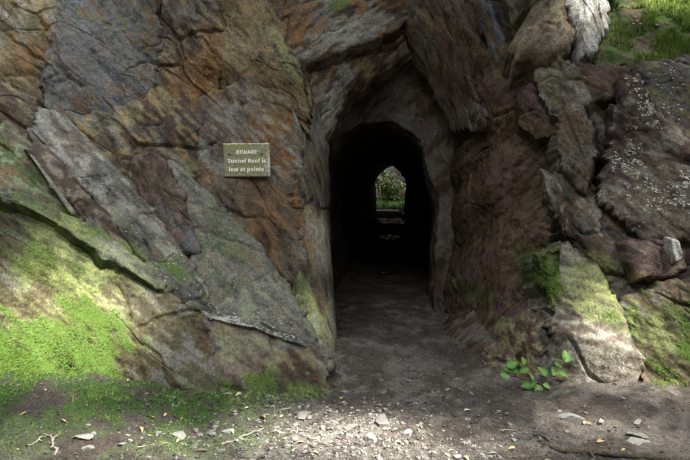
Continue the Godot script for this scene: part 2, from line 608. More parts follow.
		for ring in 11:
			for k in 40:
				var a0 := 1 + ring * 40 + k; var a1 := 1 + ring * 40 + (k + 1) % 40
				ix.append_array([a0, a0 + 40, a1, a1, a0 + 40, a1 + 40])
		var o := put("puddle", arrays_mesh(pv, smooth_normals(pv, ix), PackedColorArray(), ix), M.water, self)
		tag(o, "", "", "", "structure")

func make_left_rock() -> void:
	var r := base("rock_outcrop")
	tag(r, "", "", "", "structure")
	# colour patches on the rock: rust, moss, lichen film, pale and dark tones
	stain(15, 235, 26, 30, 0, "rust", .8); stain(102, 262, 40, 16, 35, "rust", .55); stain(20, 285, 34, 18, 20, "dark", .8)
	stain(60, 262, 90, 44, 18, "moss", .85, 4.1); stain(70, 328, 92, 64, 5, "yellow_green", .75, 4.0); stain(60, 345, 95, 52, 5, "bright_moss", .9, 4.0); stain(15, 350, 60, 40, 10, "bright_moss", .95, 4.0); stain(105, 380, 55, 16, 5, "bright_moss", .95, 4.0); stain(50, 225, 36, 22, 20, "yellow_green", .6, 4.2); stain(200, 390, 60, 12, 0, "moss", .5, 4.0)
	stain(60, 235, 30, 14, 20, "yellow_green", .6, 4.2)
	stain(268, 225, 36, 62, 0, "rust", .85, 5.3); stain(240, 200, 30, 26, 30, "brown", .6, 5.3); stain(195, 75, 34, 44, 0, "rust", .75, 5.5); stain(170, 20, 30, 40, 0, "brown", .5, 5.6); stain(80, 60, 50, 40, 0, "slate", .5, 5.4)
	stain(25, 70, 24, 40, -20, "ochre", .8, 5.3); stain(30, 60, 16, 26, 20, "rust", .7, 5.3)
	stain(248, 40, 32, 60, 5, "ochre", .7, 5.6); stain(275, 105, 22, 30, 0, "ochre", .5, 5.5); stain(295, 30, 14, 26, 0, "rust", .8, 5.7); stain(340, 8, 14, 14, 0, "moss", .8, 5.9)
	stain(238, 245, 12, 40, -38, "moss", .45, 4.9); stain(262, 385, 34, 16, 0, "moss", .8, 4.1); stain(300, 392, 30, 14, 0, "bright_moss", .5, 4.1); stain(240, 345, 30, 14, 10, "green_grey", .5, 4.2)
	stain(345, 38, 56, 9, -27, "pale", .9, 5.9); stain(336, 98, 9, 44, 22, "pale", .8, 6.0); stain(330, 330, 10, 20, 0, "pale", .6, 5.3)
	stain(288, 60, 7, 48, -28, "yellow_green", .6, 5.6)
	block(r, "rock", [-80, -90, 5.5, 50, -90, 5.8, 62, 20, 5.45, 42, 70, 5.28, 48, 112, 5.2, 0, 92, 5.0, -80, 60, 4.9], "olive ochre brown grey")
	block(r, "rock", [-80, 50, 4.9, 0, 76, 4.95, 20, 92, 4.95, 44, 112, 4.92, 30, 138, 4.85, -80, 140, 4.6], "brown grey olive")
	block(r, "rock", [45, -90, 5.8, 150, -90, 5.85, 158, 30, 5.6, 152, 95, 5.45, 118, 122, 5.32, 70, 120, 5.15, 48, 112, 5.12, 42, 70, 5.25, 58, 25, 5.42], "grey slate olive brown", {"bedded": .7})
	block(r, "rock", [58, 110, 5.05, 115, 112, 5.3, 150, 95, 5.4, 198, 120, 5.4, 195, 172, 5.3, 172, 215, 5.05, 145, 225, 4.95, 95, 165, 4.98], "brown olive grey ochre")
	block(r, "rock", [145, -90, 5.9, 218, -90, 5.95, 225, 60, 5.62, 214, 104, 5.55, 202, 140, 5.42, 192, 172, 5.35, 163, 150, 5.4, 150, 95, 5.48, 155, 30, 5.65], "brown rust grey olive")
	block(r, "rock", [210, -90, 5.9, 278, -90, 5.85, 284, 40, 5.62, 302, 85, 5.55, 307, 132, 5.5, 285, 108, 5.48, 240, 98, 5.52, 212, 100, 5.6, 216, 62, 5.64], "ochre olive tan brown")
	sign_face = block(r, "rock", [198, 95, 5.46, 245, 80, 5.52, 290, 97, 5.5, 302, 150, 5.42, 306, 282, 5.22, 285, 284, 5.16, 245, 240, 5.2, 195, 196, 5.26, 186, 160, 5.33], "tan rust brown grey", {"rough": .55, "grow": .005, "jit": .02, "label": "flat rust brown rock face holding the sign"})
	block(r, "rock", [288, 60, 5.6, 308, 85, 5.62, 328, 150, 5.82, 328, 230, 5.82, 332, 300, 5.65, 340, 366, 5.35, 306, 310, 5.16, 300, 200, 5.36, 296, 120, 5.46], "tan pale grey olive", {"turn": 80.0, "rough": .6})
	block(r, "rock", [300, 275, 5.18, 308, 285, 5.2, 330, 340, 5.1, 340, 372, 4.95, 320, 360, 4.85, 304, 310, 5.05], "yellow_green pale moss green_grey", {"moss": 500, "turn": 60.0, "s": .012})
	block(r, "rock", [270, -90, 5.95, 385, -90, 6.1, 408, 12, 5.98, 398, 26, 5.95, 345, 46, 5.8, 312, 62, 5.68, 300, 74, 5.6, 284, 40, 5.65], "brown pale grey rust", {"turn": -30.0, "rough": .6, "jit": .02})
	block(r, "rock", [298, 66, 5.8, 345, 44, 5.95, 400, 20, 6.08, 413, 57, 6.2, 388, 80, 6.3, 352, 104, 6.2, 332, 140, 6.1, 314, 172, 5.8, 305, 100, 5.72], "brown pale tan ochre", {"turn": -40.0, "rough": .7, "jit": .02})
	# leaning slabs
	block(r, "slab", [38, 106, 4.88, 64, 112, 4.87, 106, 155, 4.8, 146, 200, 4.72, 178, 242, 4.64, 212, 292, 4.53, 190, 302, 4.4, 140, 258, 4.45, 112, 222, 4.5, 70, 172, 4.62, 30, 128, 4.75], "grey tan pale pale", {"rough": .5, "proud": .05, "jit": .035, "bedded": 1.3, "lichen": [140, 0.0015, 0.0060, 0.00]})
	block(r, "slab", [28, 126, 4.70, 70, 170, 4.55, 118, 225, 4.42, 142, 264, 4.3, 105, 238, 4.3, 75, 214, 4.35, 30, 156, 4.5], "brown grey purple tan", {"rough": .6})
	block(r, "quartz_vein", [28, 152, 4.47, 34, 156, 4.47, 78, 214, 4.31, 72, 216, 4.30], "pale white green_grey", {"s": .010, "rough": .35, "jit": .02, "thick": .12, "bulge": .0, "round": .015})
	block(r, "rock", [-80, 120, 4.5, 0, 124, 4.58, 28, 138, 4.6, 76, 216, 4.36, 45, 209, 4.3, 0, 190, 4.25, -80, 165, 4.2], "olive ochre moss green_grey")
	block(r, "ledge", [-80, 160, 4.12, 0, 185, 4.18, 28, 193, 4.2, 66, 213, 4.22, 62, 226, 4.16, 25, 206, 4.14, 0, 198, 4.12, -80, 182, 4.05], "green_grey pale moss", {"rough": .4, "jit": .03, "thick": .3, "s": .012, "round": .03})
	block(r, "ledge", [60, 211, 4.2, 105, 229, 4.22, 142, 258, 4.24, 168, 284, 4.2, 160, 290, 4.16, 118, 264, 4.14, 92, 248, 4.13, 60, 226, 4.14], "green_grey pale moss", {"rough": .4, "jit": .03, "thick": .3, "s": .012, "round": .03})
	block(r, "mossy_slab", [-80, 180, 4.15, 0, 198, 4.2, 60, 225, 4.22, 95, 248, 4.2, 132, 266, 4.18, 165, 290, 4.18, 208, 316, 4.22, 216, 350, 4.14, 228, 400, 3.98, 224, 420, 3.93, 100, 418, 3.85, -80, 395, 3.88], "olive brown tan grey", {"rough": .6, "bedded": .7, "turn": 35.0, "bulge": .05, "round": .08, "moss": 9000, "label": "bright green mossy rock slab sloping at the left edge"})
	block(r, "rock", [130, 156, 4.98, 150, 154, 4.92, 164, 160, 4.87, 186, 212, 4.72, 198, 248, 4.6, 174, 256, 4.56, 142, 222, 4.72], "brown slate brown purple", {"rough": .4, "jit": .02})
	block(r, "slab", [161, 158, 4.97, 178, 163, 4.98, 200, 184, 4.98, 245, 228, 4.98, 274, 266, 4.92, 262, 282, 4.8, 230, 302, 4.62, 214, 314, 4.5, 195, 272, 4.6, 180, 225, 4.72], "pale green_grey grey tan", {"rough": .5, "proud": .06, "jit": .035, "lichen": [130, 0.0015, 0.0050, -0.10], "label": "broad pale grey slab leaning below the sign"})
	block(r, "slab", [258, 272, 4.86, 276, 270, 4.92, 304, 308, 4.85, 322, 358, 4.62, 300, 348, 4.52, 255, 328, 4.46, 213, 312, 4.5], "pale grey tan green_grey", {"rough": .6, "proud": .06, "lichen": [140, 0.0015, 0.0060, 0.00]})
	block(r, "slab", [146, 262, 4.32, 182, 250, 4.5, 216, 312, 4.46, 206, 320, 4.36, 175, 307, 4.22, 160, 287, 4.22], "grey green_grey pale moss", {"rough": .8, "lichen": [180, 0.0015, 0.0070, 0.00]})
	block(r, "rock", [204, 314, 4.3, 260, 326, 4.4, 300, 342, 4.46, 324, 358, 4.5, 330, 402, 4.2, 312, 420, 4.1, 220, 420, 3.95, 212, 360, 4.1], "brown tan grey olive", {"bulge": .08, "moss": 2500})
	block(r, "ledge", [200, 311, 4.3, 235, 316, 4.34, 264, 322, 4.38, 308, 342, 4.44, 306, 347, 4.42, 260, 329, 4.34, 205, 318, 4.26], "grey pale green_grey white", {"rough": .9, "jit": .06, "thick": .2, "s": .010, "round": .02, "bulge": .0, "lichen": [160, .003, .009, -.3]})
	backing(r)

func backing(r: Node3D) -> void:
	# the mass of rock behind the blocks, open at the tunnel mouth
	var hole := PackedVector2Array()
	for i in range(0, mouth.size(), 2): hole.append(Vector2(mouth[i], mouth[i + 1]))
	var v := PackedVector3Array(); var col := PackedColorArray(); var idx := PackedInt32Array()
	var x0 := -12.0; var nx := 300; var ny := 90; var s := 0.08
	var inside := PackedByteArray()
	var bed := bedding(48.0)
	for k in ny + 1:
		for j in nx + 1:
			var p := Vector3(x0 + s * j, -0.3 + s * k, -6.25)
			if absf(p.x) > 3.4: p.z += minf(2.0, (absf(p.x) - 3.4) * 0.6)
			p.z += relief(p, bed, 2.0, 1.0)
			p.z -= 0.75 * smoothstep(1.9, 1.2, Vector2(p.x - 0.45, (p.y - 1.2) * 0.75).length())
			v.append(p)
			col.append(rock_color(p, pal("brown grey olive tan"), bed))
			var q := eye_basis.inverse() * (p - eye)
			inside.append(1 if Geometry2D.is_point_in_polygon(Vector2(345.0 + q.x / -q.z * FOCAL, 230.0 - q.y / -q.z * FOCAL), hole) else 0)
	for k in ny:
		for j in nx:
			var a := k * (nx + 1) + j; var b := a + 1; var d := a + nx + 1; var e := d + 1
			if inside[a] + inside[b] + inside[d] + inside[e] > 0: continue
			idx.append_array([a, d, b, b, d, e])
	put("back_rock", arrays_mesh(v, smooth_normals(v, idx), col, idx), M.rock, r)

func make_right_rock() -> void:
	var r := base("rock_outcrop")
	tag(r, "", "", "", "structure")
	stains.clear()
	stain(585, 275, 34, 24, 0, "yellow_green", .8, 4.5); stain(550, 275, 14, 30, 0, "moss", .9, 4.5); stain(600, 345, 30, 26, 0, "pale", .7, 4.4); stain(600, 305, 34, 26, 20, "yellow_green", .9, 4.4); stain(615, 325, 20, 14, 40, "moss", .6, 4.3); stain(670, 330, 40, 34, 20, "moss", .6, 4.2)  # the pale patch paints the pool of light on the boulder
	stain(660, 335, 20, 26, 20, "yellow_green", .5, 4.2); stain(612, 215, 9, 18, -40, "rust", 1.0, 4.6); stain(640, 215, 60, 18, 10, "tan", .5, 4.5); stain(605, 80, 22, 12, 0, "red", .7, 4.7)
	stain(430, 15, 18, 16, -40, "ochre", .4, 5.7); stain(490, 310, 14, 16, 0, "moss", .5, 5.0)
	block(r, "rock", [383, -90, 6.05, 470, -90, 5.7, 482, 0, 5.5, 497, 55, 5.4, 482, 130, 5.6, 450, 125, 6.15, 424, 76, 6.25, 414, 54, 6.2, 405, 15, 6.0], "brown grey purple brown", {"turn": 60.0, "rough": .8})
	block(r, "rock", [470, -40, 5.45, 486, 0, 5.38, 510, 50, 5.28, 496, 62, 5.33, 480, 25, 5.42], "slate grey brown", {"rough": .4, "turn": 60.0})
	block(r, "rock", [505, -90, 5.7, 560, -90, 5.7, 560, 60, 5.35, 505, 80, 5.45], "brown grey olive")
	block(r, "rock", [478, 50, 5.42, 515, 48, 5.2, 545, 95, 5.05, 562, 130, 5.0, 560, 190, 4.98, 545, 260, 4.95, 545, 330, 4.8, 500, 385, 4.85, 440, 388, 6.2, 444, 320, 6.5, 452, 200, 6.6, 448, 128, 6.55], "brown purple brown brown", {"turn": -35.0, "rough": 1.1, "bedded": .4})
	block(r, "rock", [526, -90, 5.3, 558, -90, 5.3, 576, 42, 4.95, 556, 57, 4.9, 517, 53, 5.0, 511, 42, 5.05, 528, 15, 5.15], "olive tan brown", {"turn": -50.0, "bulge": .1, "round": .1})
	block(r, "quartz_vein", [550, -60, 5.2, 604, -60, 5.2, 608, 18, 5.0, 594, 56, 4.85, 580, 52, 4.85, 573, 20, 5.0], "white pale white white", {"turn": 70.0, "label": "white quartz band at the top right"})
	ledges.append(block(r, "rock", [596, 14, 5.2, 640, 8, 5.2, 790, 10, 5.15, 790, 75, 4.75, 690, 62, 4.75, 636, 68, 4.78, 600, 62, 4.85], "olive moss bright_moss brown", {"bulge": .05}))
	ledges.append(block(r, "rock", [600, -90, 6.2, 790, -90, 6.2, 790, 24, 5.3, 700, 26, 5.3, 620, 14, 5.35], "moss bright_moss moss olive"))
	block(r, "rock", [533, 72, 4.97, 552, 55, 4.92, 574, 66, 4.8, 588, 95, 4.72, 580, 107, 4.7, 562, 121, 4.75, 545, 98, 4.85], "tan brown olive grey", {"rough": .7, "thick": .35})
	block(r, "rock", [520, 90, 5.0, 545, 85, 4.97, 563, 112, 4.87, 560, 127, 4.86, 535, 138, 4.95, 520, 118, 5.05], "brown grey purple", {"thick": .35})
	block(r, "rock", [578, 62, 4.82, 630, 69, 4.74, 634, 76, 4.7, 606, 96, 4.7, 586, 98, 4.76], "brown red tan dark", {"rough": .7, "thick": .35})
	block(r, "rock", [583, 96, 4.82, 632, 78, 4.74, 627, 120, 4.78, 614, 150, 4.82, 608, 195, 4.82, 588, 190, 4.84, 586, 130, 4.84], "brown grey purple", {"thick": .35})
	block(r, "slab", [620, 78, 4.58, 637, 69, 4.56, 656, 110, 4.42, 700, 150, 4.32, 790, 180, 4.15, 790, 240, 4.15, 690, 240, 4.3, 640, 240, 4.45, 598, 200, 4.62, 604, 155, 4.64, 614, 115, 4.62], "purple tan brown grey", {"rough": .85, "lichen": [2800, 0.0015, 0.0085, 0.20], "turn": 30.0, "label": "reddish purple rock face splashed with white lichen"})
	block(r, "slab", [640, 62, 4.62, 700, 55, 4.55, 790, 50, 4.45, 790, 190, 4.3, 690, 148, 4.42, 652, 114, 4.52], "grey purple brown olive", {"rough": .7, "lichen": [260, 0.0030, 0.0100, 0.10], "turn": 30.0})
	block(r, "rock", [560, 118, 4.7, 578, 103, 4.66, 592, 130, 4.62, 592, 165, 4.62, 585, 190, 4.62, 576, 184, 4.65, 563, 150, 4.68], "tan grey pale brown", {"rough": .5, "thick": .3, "jit": .03})
	block(r, "rock", [543, 172, 4.82, 580, 182, 4.7, 594, 210, 4.62, 602, 238, 4.55, 572, 236, 4.65, 554, 207, 4.77], "grey tan brown pale", {"rough": .8, "thick": .35, "turn": 60.0})
	block(r, "rock", [588, 180, 4.76, 606, 196, 4.68, 627, 225, 4.56, 645, 243, 4.5, 600, 248, 4.58, 590, 215, 4.7], "brown grey purple rust", {"rough": 1.0, "thick": .35, "turn": 40.0})
	block(r, "rock", [568, 232, 4.66, 640, 238, 4.5, 700, 236, 4.36, 790, 236, 4.28, 790, 295, 4.18, 690, 292, 4.25, 655, 296, 4.35, 612, 304, 4.45, 588, 265, 4.56], "brown grey slate purple", {"rough": 1.2, "turn": 10.0})
	block(r, "rock", [626, 246, 4.36, 674, 244, 4.3, 684, 266, 4.26, 640, 276, 4.33], "purple tan brown", {"rough": .8, "thick": .25})
	block(r, "rock", [582, 238, 4.56, 615, 247, 4.48, 620, 270, 4.45, 598, 263, 4.5], "purple grey brown", {"rough": .8, "thick": .25})
	block(r, "quartz_vein", [671, 238, 4.27, 680, 240, 4.26, 682, 258, 4.25, 675, 262, 4.25], "white pale white", {"rough": .4, "thick": .15, "s": .01, "jit": .03})
	block(r, "rock", [613, 300, 4.42, 655, 288, 4.3, 790, 282, 4.1, 790, 410, 3.95, 690, 408, 4.0, 650, 405, 4.05, 640, 355, 4.2], "olive grey moss brown", {"rough": 1.2, "turn": 40.0, "moss": 2500})
	block(r, "rock", [498, 325, 4.72, 552, 310, 4.52, 567, 350, 4.36, 548, 395, 4.25, 520, 390, 4.35, 483, 360, 4.72], "brown tan grey olive", {"rough": 1.0})
	block(r, "rock", [432, 322, 6.3, 468, 308, 5.8, 505, 325, 5.1, 512, 362, 4.75, 476, 362, 5.0, 448, 345, 5.6], "brown grey tan purple", {"rough": .9, "turn": -30.0})
	var b := base("boulder", P(590, 392, 4.25))
	tag(b, "large pale boulder with yellow green moss beside the bramble sprig", "boulder")
	var b1 := block(b, "rock", [538, 258, 4.58, 562, 244, 4.6, 597, 258, 4.5, 613, 295, 4.4, 630, 330, 4.3, 647, 365, 4.2, 642, 408, 4.1, 570, 410, 4.14, 542, 390, 4.25, 556, 310, 4.42], "tan pale grey pale", {"moss": 1500, "rough": .95, "bulge": .06, "round": .08, "thick": .45, "turn": 15.0, "bedded": .6})
	var b2 := block(b, "mossy_edge", [537, 256, 4.5, 560, 246, 4.5, 566, 300, 4.4, 553, 314, 4.43, 544, 285, 4.48], "moss olive yellow_green dark", {"moss": 1200, "rough": 2.6, "thick": .2, "s": .012})
	for q in [b1, b2]: q.position = -b.position

# pale crust lichen, also standing in for quartz glints: small uneven flakes lying on a face; o = count, least and most radius, how patchy
func lichen(on: MeshInstance3D, v: PackedVector3Array, c: Vector3, nrm: Vector3, o: Array) -> void:
	var nn: PackedVector3Array = on.mesh.surface_get_arrays(0)[Mesh.ARRAY_NORMAL]
	var far := 0.0
	for p in v: far = maxf(far, p.distance_to(c))
	var vv := PackedVector3Array(); var col := PackedColorArray(); var idx := PackedInt32Array(); var nv := PackedVector3Array()
	var made := 0
	for tries in int(o[0]) * 40:
		if made >= o[0]: break
		var i := rng.randi() % v.size()
		var p := v[i]; var n := nn[i]
		if n.dot(nrm) < 0.6 or rng.randf() > p.distance_to(c) / far: continue
		if n_col.get_noise_3dv(p * 1.3 + Vector3(0, 77, 0)) + 0.6 * n_col.get_noise_3dv(p * 7.0) < o[3]: continue
		var t := n.cross(Vector3(0.3, 0.9, 0.2)).normalized(); var u := n.cross(t)
		p += t * rng.randf_range(-.006, .006) + u * rng.randf_range(-.006, .006)
		var rad := lerpf(o[1], o[2], pow(rng.randf(), 2.5))
		var b0 := vv.size()
		var k := Color(.32, .32, .28).lerp(Color(.52, .52, .47), rng.randf())
		vv.append(p + n * 0.004); col.append(k); nv.append(n)
		for a in 7:
			var an := TAU * a / 7.0
			var rr := rad * rng.randf_range(0.3, 1.5)
			vv.append(p + (t * cos(an) * 1.3 + u * sin(an) * 0.6) * rr + n * 0.002); col.append(k); nv.append(n)
		for a in 7: idx.append_array([b0, b0 + 1 + (a + 1) % 7, b0 + 1 + a])
		made += 1
	if made: tag(put("lichen", arrays_mesh(vv, nv, col, idx), M.tinted, on), "", "", "", "stuff")

# ------------------------------------------------------------------ sign
func make_sign() -> void:
	var v: PackedVector3Array = sign_face.mesh.surface_get_arrays(0)[Mesh.ARRAY_VERTEX]
	var near := 99.0
	var inv := eye_basis.inverse()
	for p in v:
		var q := inv * (p - eye)
		var x := 345.0 - q.x / q.z * FOCAL; var y := 230.0 + q.y / q.z * FOCAL
		if x > 222 and x < 273 and y > 141 and y < 179: near = minf(near, -q.z)
	var d := near + 0.004
	var s := base("sign", P(247.3, 177, d))
	tag(s, "weathered yellowish warning plate with white lettering screwed to the rock", "sign")
	var wide := 46.0 / FOCAL * d; var high := 33.5 / FOCAL * d
	# plate: rounded edges, slightly uneven outline
	var st := PackedVector3Array(); var col := PackedColorArray(); var idx := PackedInt32Array()
	var nx := 46; var ny := 34
	for face in 2:
		for k in ny + 1:
			for j in nx + 1:
				var x := (float(j) / nx - 0.5) * wide; var y := float(k) / ny * high
				var edge := minf(minf(j, nx - j), minf(k, ny - k))
				var wob := n_mid.get_noise_3d(x * 9, y * 9, 4) * 0.004 if edge == 0 else 0.0
				var z := (0.008 - (0.004 if edge == 0 else 0.0) + n_fine.get_noise_3d(x * 3, y * 3, 8) * 0.0015) if face == 0 else -0.012
				st.append(Vector3(x + wob, y + wob, z))
				var e := n_col.get_noise_3d(x * 16, y * 20, 2); var f := n_col.get_noise_3d(x * 5, y * 9, 6)
				var kc := Color(.18, .17, .10).lerp(Color(.22, .20, .075), smoothstep(-.1, .3, f)).lerp(Color(.30, .30, .21), smoothstep(.1, .4, e - .3 * f)).lerp(Color(.16, .17, .09), smoothstep(.2, .4, -e - .2 * f))
				# crust of pale lichen eating in from the right-hand and upper edges
				var crust := smoothstep(.38, .5, x / wide + n_col.get_noise_3d(x * 30, y * 30, 1) * .25 - .25 * absf(y / high - .3)) + smoothstep(.97, 1.04, y / high + n_col.get_noise_3d(x * 24, y * 24, 1) * .1)
				kc = kc.lerp(Color(.60, .60, .52), clampf(crust, 0, 1))
				col.append(kc)
	var per := (nx + 1) * (ny + 1)
	for k in ny:
		for j in nx:
			var a := k * (nx + 1) + j; var b := a + 1; var dd := a + nx + 1; var e := dd + 1
			idx.append_array([a, dd, b, b, dd, e, per + a, per + b, per + dd, per + b, per + e, per + dd])
	for j in nx:
		for a in [[j, j + 1], [per - 1 - j, per - 2 - j]]:
			idx.append_array([a[0], a[1], per + a[0], a[1], per + a[1], per + a[0]])
	for k in ny:
		for a in [[(k + 1) * (nx + 1), k * (nx + 1)], [k * (nx + 1) + nx, (k + 1) * (nx + 1) + nx]]:
			idx.append_array([a[0], a[1], per + a[0], a[1], per + a[1], per + a[0]])
	put("plate", arrays_mesh(st, smooth_normals(st, idx), col, idx), M.tinted, s)
	var paint := StandardMaterial3D.new()
	paint.albedo_color = Color(0.92, 0.92, 0.86)
	paint.roughness = 0.7
	var font := SystemFont.new()
	font.font_names = PackedStringArray(["Droid Sans"])
	font.font_weight = 550
	for line in [["BEWARE", 0.0, 24.6], ["Tunnel Roof is", 0.0, 16.0], ["low at points", -0.6, 7.6]]:
		var tm := TextMesh.new()
		tm.text = line[0]
		tm.font = font
		tm.font_size = 32
		tm.depth = 0.003
		tm.pixel_size = 0.00155 * (1.0 if line[0] != "BEWARE" else 0.95)
		tm.horizontal_alignment = HORIZONTAL_ALIGNMENT_CENTER
		tm.vertical_alignment = VERTICAL_ALIGNMENT_CENTER
		var o := put("lettering", tm, paint, s)
		o.position = Vector3(line[1] / FOCAL * d, line[2] / FOCAL * d, 0.0105)
	var screw_mat := StandardMaterial3D.new()
	screw_mat.albedo_color = Color(0.20, 0.15, 0.11)
	screw_mat.roughness = 0.6
	screw_mat.metallic = 0.5
	for x in [-17.2, 15.0]:
		var cm := CylinderMesh.new()
		cm.top_radius = 0.008; cm.bottom_radius = 0.010; cm.height = 0.006; cm.radial_segments = 14
		var o := put("screw", cm, screw_mat, s)
		o.rotation.x = PI / 2
		o.position = Vector3(x / FOCAL * d, 22.6 / FOCAL * d, 0.011)
	s.rotation.z = deg_to_rad(0.6)

# ------------------------------------------------------------------ stones, sticks, litter
func chip_mesh(sd: int, flat: float, long_: float) -> ArrayMesh:
	var r := RandomNumberGenerator.new()
	r.seed = sd
	var sp := SphereMesh.new()
	sp.radius = 1.0; sp.height = 2.0; sp.radial_segments = 9; sp.rings = 4
	var a := sp.get_mesh_arrays()
	var src: PackedVector3Array = a[Mesh.ARRAY_VERTEX]; var ix: PackedInt32Array = a[Mesh.ARRAY_INDEX]
	var planes := []
	for k in 9: planes.append([Vector3(r.randf_range(-1, 1), r.randf_range(-.5, .6), r.randf_range(-1, 1)).normalized(), r.randf_range(.3, .75)])
	planes.append([Vector3(r.randf_range(-.25, .25), 1, r.randf_range(-.25, .25)).normalized(), .55])
	var w := PackedVector3Array()
	for p in src:
		var q := p
		for pl in planes:
			var over: float = q.dot(pl[0]) - pl[1]
			if over > 0: q -= pl[0] * over
		w.append(Vector3(q.x * long_, q.y * flat, q.z))
	var v := PackedVector3Array(); var n := PackedVector3Array(); var col := PackedColorArray(); var idx := PackedInt32Array()
	for t in range(0, ix.size(), 3):
		var f := (w[ix[t + 2]] - w[ix[t]]).cross(w[ix[t + 1]] - w[ix[t]])
		if f.length() < 1e-5: continue
		for k in 3:
			v.append(w[ix[t + k]]); n.append(f.normalized()); idx.append(idx.size())
	for i in v.size(): col.append(Color(1, 1, 1))
	return arrays_mesh(v, n, col, idx)

# where the sight line through a photo pixel meets the path
func on_ground(px: float, py: float) -> Vector3:
	var dir := (P(px, py, 1.0) - eye)
	var t := 3.0
	for k in 400:
		var p := eye + dir * t
		if p.y <= ground_height(p.x, p.z): return p
		t += 0.02
	return eye + dir * t

var chip_kinds := []
var chip_mats := []

func stone(at: Vector3, size: float, tone: int, kind: int, turn: float, tilt: float, label: String, group := "") -> MeshInstance3D:
	var o := put("stone", chip_kinds[kind], chip_mats[tone], self)
	o.transform = Transform3D(Basis(Vector3.UP, turn) * Basis(Vector3.RIGHT, tilt) * Basis.from_scale(Vector3.ONE * size), at)
	tag(o, label, "stone", group)
	return o

